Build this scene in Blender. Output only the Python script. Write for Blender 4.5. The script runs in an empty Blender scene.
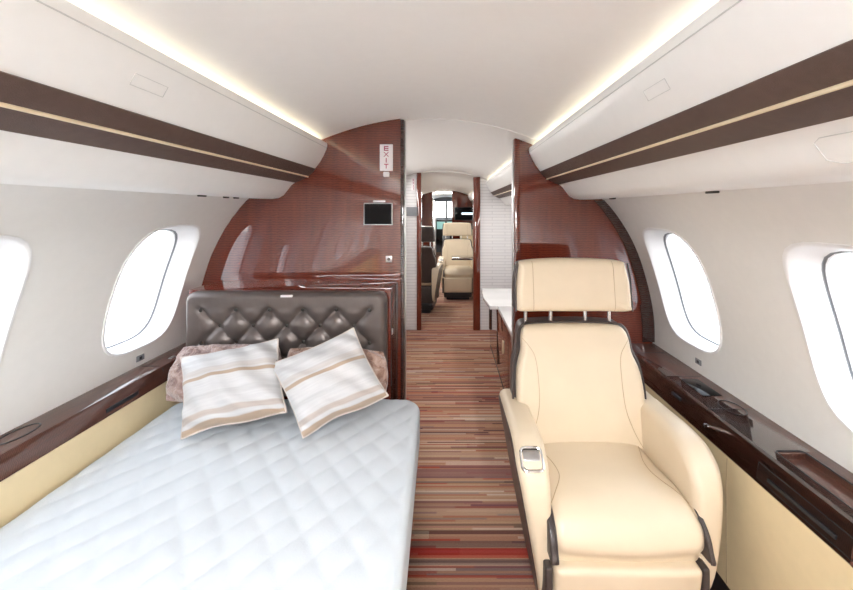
import bpy, bmesh, math, random
from mathutils import Vector, Matrix
random.seed(7)
PI = math.pi
scene = bpy.context.scene
COL = scene.collection
XC = 0.09                      # the camera stands this far right of the cabin's centre line
EYE = 1.415
F = 390.0

# ------------------------------------------------------------------ materials
MATS = {}
def new_mat(name):
    m = bpy.data.materials.new(name); m.use_nodes = True
    nt = m.node_tree
    b = nt.nodes['Principled BSDF']
    MATS[name] = m
    return m, nt, b
def N(nt, t, **kw):
    n = nt.nodes.new(t)
    for k, v in kw.items(): setattr(n, k, v)
    return n
def L(nt, a, b): nt.links.new(a, b)
def ramp(nt, stops, interp='LINEAR'):
    n = nt.nodes.new('ShaderNodeValToRGB'); r = n.color_ramp; r.interpolation = interp
    while len(r.elements) > 1: r.elements.remove(r.elements[-1])
    r.elements[0].position = stops[0][0]; r.elements[0].color = (*stops[0][1], 1)
    for p, c in stops[1:]:
        e = r.elements.new(p); e.color = (*c, 1)
    return n
def plain(name, col, rough=0.5, metal=0.0, coat=0.0, spec=0.5, noise=0.03, nscale=30.0, bump=0.0, bscale=300.0, coat_rough=0.03):
    m, nt, b = new_mat(name)
    tc = N(nt, 'ShaderNodeTexCoord')
    ns = N(nt, 'ShaderNodeTexNoise'); ns.inputs['Scale'].default_value = nscale; ns.inputs['Detail'].default_value = 3
    L(nt, tc.outputs['Object'], ns.inputs['Vector'])
    r = ramp(nt, [(0.3, tuple(max(0, c * (1 - noise)) for c in col)), (0.7, tuple(min(1, c * (1 + noise)) for c in col))])
    L(nt, ns.outputs['Fac'], r.inputs['Fac']); L(nt, r.outputs['Color'], b.inputs['Base Color'])
    b.inputs['Roughness'].default_value = rough; b.inputs['Metallic'].default_value = metal
    b.inputs['Coat Weight'].default_value = coat; b.inputs['Coat Roughness'].default_value = coat_rough
    b.inputs['Specular IOR Level'].default_value = spec
    if bump:
        n2 = N(nt, 'ShaderNodeTexNoise'); n2.inputs['Scale'].default_value = bscale; n2.inputs['Detail'].default_value = 4
        L(nt, tc.outputs['Object'], n2.inputs['Vector'])
        bp = N(nt, 'ShaderNodeBump'); bp.inputs['Strength'].default_value = bump; bp.inputs['Distance'].default_value = 0.002
        L(nt, n2.outputs['Fac'], bp.inputs['Height']); L(nt, bp.outputs['Normal'], b.inputs['Normal'])
    return m
def emit(name, col, s):
    m, nt, b = new_mat(name)
    b.inputs['Base Color'].default_value = (*col, 1)
    b.inputs['Emission Color'].default_value = (*col, 1); b.inputs['Emission Strength'].default_value = s
    return m

plain('white_bin', (0.84, 0.835, 0.815), 0.38, noise=0.01)
plain('white_ceiling', (0.85, 0.845, 0.825), 0.55, noise=0.008)
plain('wall_white', (0.80, 0.785, 0.755), 0.5, noise=0.012, bump=0.05)
plain('reveal_white', (0.86, 0.86, 0.86), 0.35, noise=0.01)
plain('seam_grey', (0.6, 0.6, 0.59), 0.6)
plain('gasket_grey', (0.23, 0.24, 0.26), 0.6)
plain('cream_leather', (0.72, 0.60, 0.44), 0.40, noise=0.035, nscale=6, bump=0.12, bscale=420, spec=0.5)
plain('cream_seam', (0.47, 0.34, 0.2), 0.6)
plain('cream_panel', (0.76, 0.62, 0.38), 0.5, noise=0.02, bump=0.06)
plain('dark_leather', (0.062, 0.048, 0.044), 0.34, noise=0.1, bump=0.25, bscale=350)
plain('band_leather', (0.095, 0.058, 0.046), 0.5, noise=0.12, nscale=60, bump=0.5, bscale=500)
plain('tufted_leather', (0.125, 0.102, 0.094), 0.3, metal=0.35, noise=0.08, bump=0.1, bscale=350)
plain('gold_trim', (0.90, 0.76, 0.54), 0.3, metal=0.35)
plain('chrome', (0.8, 0.8, 0.8), 0.12, metal=1.0)
plain('steel', (0.55, 0.55, 0.55), 0.3, metal=1.0)
plain('black_plastic', (0.015, 0.015, 0.017), 0.35)
plain('black_glass', (0.003, 0.003, 0.004), 0.12, spec=0.12)
plain('sign_white', (0.82, 0.78, 0.80), 0.4)
plain('sign_red', (0.35, 0.02, 0.09), 0.5)
plain('toe_dark', (0.012, 0.013, 0.018), 0.5)
plain('marble_white', (0.8, 0.8, 0.8), 0.12, noise=0.05, nscale=5, coat=0.5)
plain('bolt_dark', (0.06, 0.055, 0.05), 0.35, metal=0.6)
plain('concrete', (0.62, 0.62, 0.60), 0.85, noise=0.15, nscale=0.4)
plain('hedge_green', (0.20, 0.26, 0.12), 0.9, noise=0.4, nscale=1.2)
emit('cove_glow', (1.0, 0.90, 0.68), 3.0)
emit('ceiling_emitter', (1.0, 0.97, 0.9), 6.0)
emit('screen_blue', (0.25, 0.45, 0.42), 0.6)
emit('screen_white', (0.75, 0.9, 1.0), 1.2)

def wood(name, dark, mid, light, scale=1.0, coat=1.0, zdir='Z'):
    m, nt, b = new_mat(name)
    tc = N(nt, 'ShaderNodeTexCoord')
    mp = N(nt, 'ShaderNodeMapping'); L(nt, tc.outputs['Object'], mp.inputs['Vector'])
    w = N(nt, 'ShaderNodeTexWave', wave_type='BANDS', bands_direction=zdir, wave_profile='SIN')
    w.inputs['Scale'].default_value = 26 * scale; w.inputs['Distortion'].default_value = 4.5
    w.inputs['Detail'].default_value = 2.0; w.inputs['Detail Scale'].default_value = 1.6
    L(nt, mp.outputs['Vector'], w.inputs['Vector'])
    n1 = N(nt, 'ShaderNodeTexNoise'); n1.inputs['Scale'].default_value = 3.5 * scale; n1.inputs['Detail'].default_value = 4
    n1.inputs['Distortion'].default_value = 0.6
    mp2 = N(nt, 'ShaderNodeMapping'); mp2.inputs['Scale'].default_value = (8, 3, 1.0) if zdir == 'Z' else (8, 1, 8)
    L(nt, tc.outputs['Object'], mp2.inputs['Vector']); L(nt, mp2.outputs['Vector'], n1.inputs['Vector'])
    mx = N(nt, 'ShaderNodeMath', operation='MULTIPLY_ADD'); mx.inputs[1].default_value = 0.42
    ml = N(nt, 'ShaderNodeMath', operation='MULTIPLY'); ml.inputs[1].default_value = 0.62
    L(nt, n1.outputs['Fac'], ml.inputs[0]); L(nt, w.outputs['Fac'], mx.inputs[0]); L(nt, ml.outputs[0], mx.inputs[2])
    r = ramp(nt, [(0.12, dark), (0.5, mid), (0.88, light)])
    L(nt, mx.outputs[0], r.inputs['Fac']); L(nt, r.outputs['Color'], b.inputs['Base Color'])
    b.inputs['Roughness'].default_value = 0.4; b.inputs['Specular IOR Level'].default_value = 0.1
    b.inputs['Coat Weight'].default_value = coat; b.inputs['Coat Roughness'].default_value = 0.015
    b.inputs['Coat IOR'].default_value = 1.8
    return m
wood('mahogany', (0.055, 0.0065, 0.003), (0.13, 0.018, 0.007), (0.20, 0.036, 0.014))
wood('ledge_wood', (0.038, 0.015, 0.010), (0.085, 0.032, 0.022), (0.125, 0.050, 0.034), 3.0, zdir='Y')
wood('dark_trim_wood', (0.016, 0.006, 0.005), (0.035, 0.012, 0.009), (0.06, 0.02, 0.015), 1.2)

# window acrylic: clear with a faint reflection
m, nt, b = new_mat('window_glass')
nt.nodes.remove(b)
tr = N(nt, 'ShaderNodeBsdfTransparent'); tr.inputs['Color'].default_value = (0.96, 0.97, 0.98, 1)
gl = N(nt, 'ShaderNodeBsdfGlossy'); gl.inputs['Roughness'].default_value = 0.02
fr = N(nt, 'ShaderNodeFresnel'); fr.inputs['IOR'].default_value = 1.06
mx = N(nt, 'ShaderNodeMixShader')
L(nt, fr.outputs[0], mx.inputs[0]); L(nt, tr.outputs[0], mx.inputs[1]); L(nt, gl.outputs[0], mx.inputs[2])
L(nt, mx.outputs[0], nt.nodes['Material Output'].inputs['Surface'])

# fine white wall covering with staggered horizontal ribs
m, nt, b = new_mat('ribbed_white')
tc = N(nt, 'ShaderNodeTexCoord'); sp = N(nt, 'ShaderNodeSeparateXYZ'); cb = N(nt, 'ShaderNodeCombineXYZ')
L(nt, tc.outputs['Object'], sp.inputs[0]); L(nt, sp.outputs['X'], cb.inputs['X']); L(nt, sp.outputs['Z'], cb.inputs['Y'])
bk = N(nt, 'ShaderNodeTexBrick'); bk.inputs['Scale'].default_value = 1.0
bk.inputs['Brick Width'].default_value = 0.30; bk.inputs['Row Height'].default_value = 0.035; bk.inputs['Mortar Size'].default_value = 0.003
bk.inputs['Color1'].default_value = (0.80, 0.79, 0.79, 1); bk.inputs['Color2'].default_value = (0.76, 0.75, 0.76, 1)
bk.inputs['Mortar'].default_value = (0.60, 0.59, 0.60, 1)
L(nt, cb.outputs[0], bk.inputs['Vector']); L(nt, bk.outputs['Color'], b.inputs['Base Color']); b.inputs['Roughness'].default_value = 0.55

# striped carpet : runs of yarn laid across the aisle
m, nt, b = new_mat('striped_carpet')
tc = N(nt, 'ShaderNodeTexCoord'); sp = N(nt, 'ShaderNodeSeparateXYZ'); L(nt, tc.outputs['Object'], sp.inputs[0])
def stripe_value(width, seg, seed):
    # value constant along x inside a segment, random per stripe
    row = N(nt, 'ShaderNodeMath', operation='DIVIDE'); row.inputs[1].default_value = width; L(nt, sp.outputs['Y'], row.inputs[0])
    fl = N(nt, 'ShaderNodeMath', operation='FLOOR'); L(nt, row.outputs[0], fl.inputs[0])
    wn = N(nt, 'ShaderNodeTexWhiteNoise', noise_dimensions='2D')
    c1 = N(nt, 'ShaderNodeCombineXYZ'); L(nt, fl.outputs[0], c1.inputs[0]); c1.inputs[1].default_value = seed
    L(nt, c1.outputs[0], wn.inputs['Vector'])
    sx = N(nt, 'ShaderNodeMath', operation='DIVIDE'); sx.inputs[1].default_value = seg; L(nt, sp.outputs['X'], sx.inputs[0])
    ad = N(nt, 'ShaderNodeMath', operation='MULTIPLY_ADD'); ad.inputs[1].default_value = 7.0
    L(nt, wn.outputs['Value'], ad.inputs[0]); L(nt, sx.outputs[0], ad.inputs[2])
    fx = N(nt, 'ShaderNodeMath', operation='FLOOR'); L(nt, ad.outputs[0], fx.inputs[0])
    c2 = N(nt, 'ShaderNodeCombineXYZ'); L(nt, fl.outputs[0], c2.inputs[0]); L(nt, fx.outputs[0], c2.inputs[1]); c2.inputs[2].default_value = seed
    w2 = N(nt, 'ShaderNodeTexWhiteNoise', noise_dimensions='3D'); L(nt, c2.outputs[0], w2.inputs['Vector'])
    return w2.outputs['Value']
tan, tan2, rust, plum, grey, cream, dark, red = ((0.40, 0.22, 0.135), (0.46, 0.29, 0.18), (0.33, 0.085, 0.05), (0.17, 0.060, 0.075),
    (0.20, 0.15, 0.14), (0.60, 0.47, 0.37), (0.055, 0.03, 0.03), (0.40, 0.045, 0.025))
pal = [(0.0, tan), (0.13, rust), (0.22, tan2), (0.34, plum), (0.44, grey), (0.52, tan), (0.62, cream), (0.70, dark), (0.77, tan2), (0.86, red), (0.90, (0.36, 0.17, 0.13)), (0.96, cream)]
ra = ramp(nt, pal, 'CONSTANT'); L(nt, stripe_value(0.0115, 0.55, 3.0), ra.inputs['Fac'])
rb = ramp(nt, [(0.0, (0.40, 0.24, 0.15)), (0.2, (0.28, 0.12, 0.09)), (0.4, (0.42, 0.26, 0.17)), (0.55, (0.22, 0.12, 0.11)), (0.7, (0.40, 0.20, 0.14)), (0.85, (0.48, 0.36, 0.27))], 'CONSTANT')
L(nt, stripe_value(0.043, 1.7, 11.0), rb.inputs['Fac'])
mxc = N(nt, 'ShaderNodeMix', data_type='RGBA'); mxc.inputs[0].default_value = 0.42
L(nt, ra.outputs['Color'], mxc.inputs[6]); L(nt, rb.outputs['Color'], mxc.inputs[7])
def band(y0, y1):
    a = N(nt, 'ShaderNodeMath', operation='GREATER_THAN'); a.inputs[1].default_value = y0; L(nt, sp.outputs['Y'], a.inputs[0])
    c = N(nt, 'ShaderNodeMath', operation='LESS_THAN'); c.inputs[1].default_value = y1; L(nt, sp.outputs['Y'], c.inputs[0])
    p = N(nt, 'ShaderNodeMath', operation='MULTIPLY'); L(nt, a.outputs[0], p.inputs[0]); L(nt, c.outputs[0], p.inputs[1])
    return p.outputs[0]
cur = mxc.outputs[2]
for y0, y1, c in ((1.585, 1.632, (0.42, 0.02, 0.01)), (1.635, 1.668, (0.09, 0.06, 0.06)), (1.50, 1.512, (0.34, 0.04, 0.02)),
                  (1.555, 1.582, (0.12, 0.08, 0.08)), (2.06, 2.13, (0.20, 0.10, 0.115)), (2.02, 2.035, (0.07, 0.04, 0.045))):
    mm = N(nt, 'ShaderNodeMix', data_type='RGBA'); bq = N(nt, 'ShaderNodeMath', operation='MULTIPLY'); bq.inputs[1].default_value = 0.62; L(nt, band(y0, y1), bq.inputs[0]); L(nt, bq.outputs[0], mm.inputs[0]); L(nt, cur, mm.inputs[6])
    mm.inputs[7].default_value = (*c, 1); cur = mm.outputs[2]
nz = N(nt, 'ShaderNodeTexNoise'); nz.inputs['Scale'].default_value = 260; nz.inputs['Detail'].default_value = 3
L(nt, tc.outputs['Object'], nz.inputs['Vector'])
rr = ramp(nt, [(0.3, (0.72, 0.72, 0.72)), (0.7, (1.3, 1.25, 1.25))]); L(nt, nz.outputs['Fac'], rr.inputs['Fac'])
mu = N(nt, 'ShaderNodeMix', data_type='RGBA', blend_type='MULTIPLY'); mu.inputs[0].default_value = 1.0
L(nt, cur, mu.inputs[6]); L(nt, rr.outputs['Color'], mu.inputs[7]); L(nt, mu.outputs[2], b.inputs['Base Color'])
b.inputs['Roughness'].default_value = 0.95; b.inputs['Specular IOR Level'].default_value = 0.1
bp = N(nt, 'ShaderNodeBump'); bp.inputs['Strength'].default_value = 0.5; bp.inputs['Distance'].default_value = 0.003
L(nt, nz.outputs['Fac'], bp.inputs['Height']); L(nt, bp.outputs['Normal'], b.inputs['Normal'])

# quilted white cotton
plain('white_cotton', (0.62, 0.665, 0.705), 0.8, noise=0.012, nscale=25, bump=0.25, bscale=240, spec=0.2)

# striped cushion fabric, v runs bottom to top
def stripe_fabric(name, stops):
    m, nt, b = new_mat(name)
    uv = N(nt, 'ShaderNodeUVMap'); uv.uv_map = 'UVMap'
    sp = N(nt, 'ShaderNodeSeparateXYZ'); L(nt, uv.outputs[0], sp.inputs[0])
    n0 = N(nt, 'ShaderNodeTexNoise'); n0.inputs['Scale'].default_value = 3.0; n0.inputs['Detail'].default_value = 2
    L(nt, uv.outputs[0], n0.inputs['Vector'])
    ad = N(nt, 'ShaderNodeMath', operation='MULTIPLY_ADD'); ad.inputs[1].default_value = 0.03
    sb = N(nt, 'ShaderNodeMath', operation='SUBTRACT'); sb.inputs[1].default_value = 0.015
    L(nt, n0.outputs['Fac'], ad.inputs[0]); L(nt, sp.outputs['Y'], ad.inputs[2]); L(nt, ad.outputs[0], sb.inputs[0])
    r = ramp(nt, stops, 'LINEAR'); L(nt, sb.outputs[0], r.inputs['Fac'])
    n1 = N(nt, 'ShaderNodeTexNoise'); n1.inputs['Scale'].default_value = 14; n1.inputs['Detail'].default_value = 3
    mp = N(nt, 'ShaderNodeMapping'); mp.inputs['Scale'].default_value = (0.25, 2.5, 1); L(nt, uv.outputs[0], mp.inputs[0]); L(nt, mp.outputs[0], n1.inputs['Vector'])
    r2 = ramp(nt, [(0.35, (0.90, 0.90, 0.91)), (0.65, (1.0, 1.0, 1.0))]); L(nt, n1.outputs['Fac'], r2.inputs['Fac'])
    mu = N(nt, 'ShaderNodeMix', data_type='RGBA', blend_type='MULTIPLY'); mu.inputs[0].default_value = 1
    L(nt, r.outputs['Color'], mu.inputs[6]); L(nt, r2.outputs['Color'], mu.inputs[7]); L(nt, mu.outputs[2], b.inputs['Base Color'])
    b.inputs['Roughness'].default_value = 0.65
    b.inputs['Sheen Weight'].default_value = 0.2
W_, G_, T_, P_ = (0.58, 0.58, 0.585), (0.60, 0.58, 0.58), (0.40, 0.30, 0.22), (0.60, 0.50, 0.45)
stripe_fabric('stripe_cushion', [(0.0, T_), (0.05, T_), (0.065, W_), (0.10, W_), (0.115, (0.46, 0.40, 0.36)), (0.165, (0.46, 0.40, 0.36)), (0.18, W_), (0.30, W_), (0.32, (0.52, 0.52, 0.525)), (0.36, (0.52, 0.52, 0.525)), (0.38, W_),
    (0.56, W_), (0.57, T_), (0.605, T_), (0.62, W_), (0.645, (0.52, 0.485, 0.46)), (0.70, (0.53, 0.50, 0.49)), (0.715, W_), (0.80, W_), (0.82, (0.52, 0.52, 0.525)), (0.86, (0.52, 0.52, 0.525)), (0.88, W_), (1.0, W_)])
# long-pile plush
def plush(name, a, b_, c):
    m, nt, b = new_mat(name)
    tc = N(nt, 'ShaderNodeTexCoord')
    n = N(nt, 'ShaderNodeTexNoise'); n.inputs['Scale'].default_value = 22; n.inputs['Detail'].default_value = 5; n.inputs['Distortion'].default_value = 1.2
    L(nt, tc.outputs['Object'], n.inputs['Vector'])
    r = ramp(nt, [(0.3, a), (0.5, b_), (0.72, c)]); L(nt, n.outputs['Fac'], r.inputs['Fac']); L(nt, r.outputs['Color'], b.inputs['Base Color'])
    b.inputs['Roughness'].default_value = 0.9; b.inputs['Sheen Weight'].default_value = 0.6
    bp = N(nt, 'ShaderNodeBump'); bp.inputs['Strength'].default_value = 0.9; bp.inputs['Distance'].default_value = 0.008
    n2 = N(nt, 'ShaderNodeTexNoise'); n2.inputs['Scale'].default_value = 110; n2.inputs['Detail'].default_value = 4
    L(nt, tc.outputs['Object'], n2.inputs['Vector']); L(nt, n2.outputs['Fac'], bp.inputs['Height']); L(nt, bp.outputs['Normal'], b.inputs['Normal'])
plush('plush_mauve', (0.16, 0.09, 0.08), (0.35, 0.235, 0.21), (0.55, 0.43, 0.39))
plush('plush_tan', (0.17, 0.08, 0.05), (0.35, 0.21, 0.16), (0.55, 0.41, 0.34))

# ------------------------------------------------------------------ mesh helpers
def smooth_bm(bm, ang=32):
    bmesh.ops.recalc_face_normals(bm, faces=bm.faces)
    for f in bm.faces: f.smooth = True
    a = math.radians(ang)
    for e in bm.edges:
        e.smooth = not (len(e.link_faces) == 2 and e.calc_face_angle(0) > a)
def obj(name, bm, mat, parent=None, ang=32, recalc=True):
    if recalc: smooth_bm(bm, ang)
    me = bpy.data.meshes.new(name); bm.to_mesh(me); bm.free()
    o = bpy.data.objects.new(name, me); COL.objects.link(o)
    for mm in (mat if isinstance(mat, (list, tuple)) else [mat]): me.materials.append(MATS[mm])
    if parent: o.parent = parent
    return o
def tag(o, label, cat=None, group=None):
    o['label'] = label
    if cat: o['category'] = cat
    if group: o['group'] = group
    return o
def struct(o): o['kind'] = 'structure'; return o
def thing(name, label, cat, loc=(0, 0, 0), rz=0.0, group=None):
    o = bpy.data.objects.new(name, None); COL.objects.link(o)
    o.location = loc; o.rotation_euler = (0, 0, rz); o.empty_display_size = 0.1
    return tag(o, label, cat, group)
def dup(root, loc, rz, label, group=None):
    r = root.copy(); COL.objects.link(r); r.location = loc; r.rotation_euler = (0, 0, rz); r['label'] = label
    if group: r['group'] = group
    for ch in list(root.children):
        c = ch.copy(); COL.objects.link(c); c.parent = r
        for g in list(ch.children):
            d = g.copy(); COL.objects.link(d); d.parent = c
    return r
def box(bm, x0, x1, y0, y1, z0, z1, bev=0.0, seg=2):
    vs = [bm.verts.new((x, y, z)) for x in (x0, x1) for y in (y0, y1) for z in (z0, z1)]
    fs = [(0, 1, 3, 2), (4, 6, 7, 5), (0, 4, 5, 1), (2, 3, 7, 6), (0, 2, 6, 4), (1, 5, 7, 3)]
    faces = [bm.faces.new([vs[i] for i in f]) for f in fs]
    if bev:
        es = set()
        for f in faces: es.update(f.edges)
        bmesh.ops.bevel(bm, geom=list(es), offset=bev, segments=seg, affect='EDGES', profile=0.5)
def bbox(*a, **k):
    bm = bmesh.new(); box(bm, *a, **k); return bm
def catmull(pts, n=6, closed=False):
    out = []; m = len(pts); rng = m if closed else m - 1
    P = lambda i: Vector(pts[i % m]) if closed else Vector(pts[max(0, min(m - 1, i))])
    for i in range(rng):
        p0, p1, p2, p3 = P(i - 1), P(i), P(i + 1), P(i + 2)
        for k in range(n):
            t = k / n
            out.append(0.5 * ((2 * p1) + (p2 - p0) * t + (2 * p0 - 5 * p1 + 4 * p2 - p3) * t * t + (3 * p1 - p0 - 3 * p2 + p3) * t ** 3))
    if not closed: out.append(P(m - 1))
    return out
def tube(bm, pts, r, n=8, closed=False, sx=1.0):
    pts = [Vector(p) for p in pts]; m = len(pts); rings = []
    up = Vector((0, 0, 1)); prev = None
    for i, p in enumerate(pts):
        a = pts[(i - 1) % m] if (closed or i > 0) else p
        c = pts[(i + 1) % m] if (closed or i < m - 1) else p
        t = (c - a).normalized()
        if prev is None:
            u = t.cross(up)
            if u.length < 1e-3: u = t.cross(Vector((1, 0, 0)))
        else: u = prev - t * prev.dot(t)
        u.normalize(); prev = u; v = t.cross(u)
        rings.append([bm.verts.new(p + (u * math.cos(2 * PI * k / n) * sx + v * math.sin(2 * PI * k / n)) * r) for k in range(n)])
    for i in range(m if closed else m - 1):
        A, B = rings[i], rings[(i + 1) % m]
        for k in range(n): bm.faces.new([A[k], A[(k + 1) % n], B[(k + 1) % n], B[k]])
    if not closed:
        bm.faces.new(rings[0]); bm.faces.new(rings[-1][::-1])
def extrude_profile(bm, prof, y0, y1, closed=True, caps=True, fn=None):
    """prof = list of (x, z), swept along y"""
    fn = fn or (lambda p: p)
    A = [bm.verts.new(fn((x, y0, z))) for x, z in prof]; B = [bm.verts.new(fn((x, y1, z))) for x, z in prof]
    n = len(prof)
    for i in range(n if closed else n - 1):
        j = (i + 1) % n; bm.faces.new([A[i], A[j], B[j], B[i]])
    if closed and caps: bm.faces.new(A[::-1]); bm.faces.new(B)
def rbox(size, r, n=(8, 8, 6), fn=None, bm=None, bulge=(0, 0, 0)):
    """rounded box of full size (sx,sy,sz), optional face bulge, then fn((x,y,z)) -> point"""
    bm = bm or bmesh.new(); vm = {}
    hx, hy, hz = size[0] / 2, size[1] / 2, size[2] / 2
    def lin(k, n, h):
        # extra samples inside the rounding
        cells = [-h, -h + r * 0.3, -h + r * 0.65, -h + r]; inner = [(-h + r) + (2 * h - 2 * r) * i / n for i in range(1, n)]
        full = cells + inner + [-c for c in cells[::-1]]
        return full
    X, Y, Z = lin(0, n[0], hx), lin(0, n[1], hy), lin(0, n[2], hz)
    def vert(i, j, k):
        key = (i, j, k)
        if key in vm: return vm[key]
        p = Vector((X[i], Y[j], Z[k]))
        q = Vector((max(-hx + r, min(hx - r, p.x)), max(-hy + r, min(hy - r, p.y)), max(-hz + r, min(hz - r, p.z))))
        d = p - q
        if d.length > 1e-9: p = q + d.normalized() * r
        u, v, w = p.x / hx, p.y / hy, p.z / hz
        p = Vector((p.x + bulge[0] * u * (1 - v * v) * (1 - w * w), p.y + bulge[1] * v * (1 - u * u) * (1 - w * w), p.z + bulge[2] * w * (1 - u ** 4) * (1 - v ** 4)))
        vm[key] = bm.verts.new(fn(p) if fn else p)
        return vm[key]
    a, b_, c = len(X) - 1, len(Y) - 1, len(Z) - 1
    for i in range(a):
        for j in range(b_):
            for k in (0, c): bm.faces.new([vert(i, j, k), vert(i + 1, j, k), vert(i + 1, j + 1, k), vert(i, j + 1, k)])
    for i in range(a):
        for k in range(c):
            for j in (0, b_): bm.faces.new([vert(i, j, k), vert(i + 1, j, k), vert(i + 1, j, k + 1), vert(i, j, k + 1)])
    for j in range(b_):
        for k in range(c):
            for i in (0, a): bm.faces.new([vert(i, j, k), vert(i, j + 1, k), vert(i, j + 1, k + 1), vert(i, j, k + 1)])
    return bm
def slab(outline, t, r=0.01, steps=4, inner=3, dome=0.0, fn=None, bm=None):
    """closed 2-D outline (a,b) thickened to +-t/2 with rounded rims; fn(a,b,h)->point"""
    bm = bm or bmesh.new()
    fn = fn or (lambda a, b, h: (a, b, h))
    n = len(outline); P = [Vector(p) for p in outline]
    area = sum(P[i].x * P[(i + 1) % n].y - P[(i + 1) % n].x * P[i].y for i in range(n))
    sg = 1 if area > 0 else -1
    nor = []
    for i in range(n):
        d = (P[(i + 1) % n] - P[i - 1]).normalized(); nor.append(Vector((-d.y, d.x)) * sg)
    cen = sum(P, Vector((0, 0))) / n
    levels = []
    for k in range(steps + 1):
        a = PI / 2 * k / steps; levels.append((r * (1 - math.sin(a)), 0, -(t / 2 - r) - r * math.cos(a)))
    low = levels; high = [(i, s, -h) for i, s, h in levels[::-1]]
    rings = []
    def ring(ins, sc, h):
        return [bm.verts.new(fn(*((P[i] + nor[i] * ins).lerp(cen, sc)), h)) for i in range(n)]
    for k in range(inner, 0, -1): rings.append(ring(r, k / (inner + 1), -t / 2 - dome * (1 - (1 - k / (inner + 1)) ** 2)))
    for lv in low: rings.append(ring(*lv))
    for lv in high: rings.append(ring(*lv))
    for k in range(1, inner + 1): rings.append(ring(r, k / (inner + 1), t / 2 + dome * (1 - (1 - k / (inner + 1)) ** 2)))
    for A, B in zip(rings, rings[1:]):
        for i in range(n):
            j = (i + 1) % n; bm.faces.new([A[i], A[j], B[j], B[i]])
    for R_, s in ((rings[0], -1), (rings[-1], 1)):
        c = bm.verts.new(fn(cen.x, cen.y, s * (t / 2 + dome)))
        for i in range(n): bm.faces.new([R_[i], R_[(i + 1) % n], c])
    return bm
def rrect(w, h, r, n=6, cx=0, cy=0):
    out = []
    for sx, sy, a0 in ((1, 1, 0), (-1, 1, PI / 2), (-1, -1, PI), (1, -1, 3 * PI / 2)):
        for k in range(n + 1):
            a = a0 + PI / 2 * k / n
            out.append((cx + sx * (w / 2 - r) + r * math.cos(a), cy + sy * (h / 2 - r) + r * math.sin(a)))
    return out
def quilt_panel(x0, x1, y0, y1, rc, re, res, skirt, hf, fn):
    """height field over a rounded rectangle that rolls over its rim and down a skirt"""
    bm = bmesh.new()
    cx, cy, hx, hy = (x0 + x1) / 2, (y0 + y1) / 2, (x1 - x0) / 2, (y1 - y0) / 2
    ex = skirt
    nx = int((x1 - x0 + 2 * ex) / res); ny = int((y1 - y0 + 2 * ex) / res); grid = []
    for j in range(ny + 1):
        row = []
        for i in range(nx + 1):
            x = x0 - ex + (x1 - x0 + 2 * ex) * i / nx; y = y0 - ex + (y1 - y0 + 2 * ex) * j / ny
            qx, qy = abs(x - cx) - (hx - rc), abs(y - cy) - (hy - rc)
            mxq = Vector((max(qx, 0), max(qy, 0))); sd = mxq.length + min(max(qx, qy), 0) - rc   # <0 inside
            px, py, drop = x, y, 0.0
            if sd > -re:
                g = Vector((1, 0)) if (qx > qy) else Vector((0, 1))
                if qx > 0 and qy > 0: g = mxq.normalized()
                g = Vector((g.x * (1 if x > cx else -1), g.y * (1 if y > cy else -1)))
                arc = sd + re; quarter = re * PI / 2
                bx, by = x - g.x * arc, y - g.y * arc
                if arc < quarter:
                    a = arc / re; off = re * math.sin(a); drop = re * (1 - math.cos(a))
                else: off = re; drop = re + (arc - quarter)
                px, py = bx + g.x * off, by + g.y * off
            edge = max(0.0, min(1.0, -sd / (re * 1.2)))
            row.append(bm.verts.new(fn(px, py, -drop + hf(px, py, edge))))
        grid.append(row)
    for j in range(ny):
        for i in range(nx):
            bm.faces.new([grid[j][i], grid[j][i + 1], grid[j + 1][i + 1], grid[j + 1][i]])
    return bm

from mathutils.bvhtree import BVHTree
def drape(bm, pts, direction, lift=0.0):
    """drop points onto a surface along a direction"""
    tree = BVHTree.FromBMesh(bm); d = Vector(direction).normalized(); out = []
    for p in pts:
        hit = tree.ray_cast(Vector(p) - d * 0.5, d)
        if hit[0] is not None: out.append(hit[0] - d * lift)
    return out

# ------------------------------------------------------------------ cabin section
def interp(tab, z):
    for (z0, x0), (z1, x1) in zip(tab, tab[1:]):
        if z0 <= z <= z1: return x0 + (x1 - x0) * (z - z0) / (z1 - z0)
    return tab[0][1] if z < tab[0][0] else tab[-1][1]
_key = [(0.0, 1.05), (0.3, 1.15), (0.55, 1.195), (0.72, 1.204), (0.86, 1.196), (1.011, 1.166), (1.168, 1.118), (1.286, 1.063), (1.39, 0.996), (1.474, 0.925), (1.56, 0.83), (1.66, 0.745), (1.76, 0.66)]
_s = catmull(_key, 8); SEC = [(p[0], p[1]) for p in _s]
def wx(z): return interp(SEC, z)
def ceil_z(x): return 1.885 - 0.375 * x * x
Y0, Y1 = -2.6, 13.2

# floor
bm = bbox(-1.06, 1.06, Y0, Y1, -0.06, 0.0)
struct(obj('floor', bm, 'striped_carpet'))

# ceiling, slightly lower and separate past each bulkhead
def ceiling_part(y0, y1, drop):
    bm = bmesh.new(); n = 40
    prof = [(-0.66 + 1.32 * i / n, ceil_z(-0.66 + 1.32 * i / n) - drop) for i in range(n + 1)]
    prof += [(x, z + 0.05 + drop) for x, z in prof[::-1]]
    extrude_profile(bm, prof, y0, y1)
    return struct(obj('ceiling', bm, 'white_ceiling'))
ceiling_part(Y0, 2.0, 0.0); ceiling_part(2.0, 4.62, 0.004); ceiling_part(4.62, 9.0, 0.012); ceiling_part(9.0, Y1, 0.03)

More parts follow.
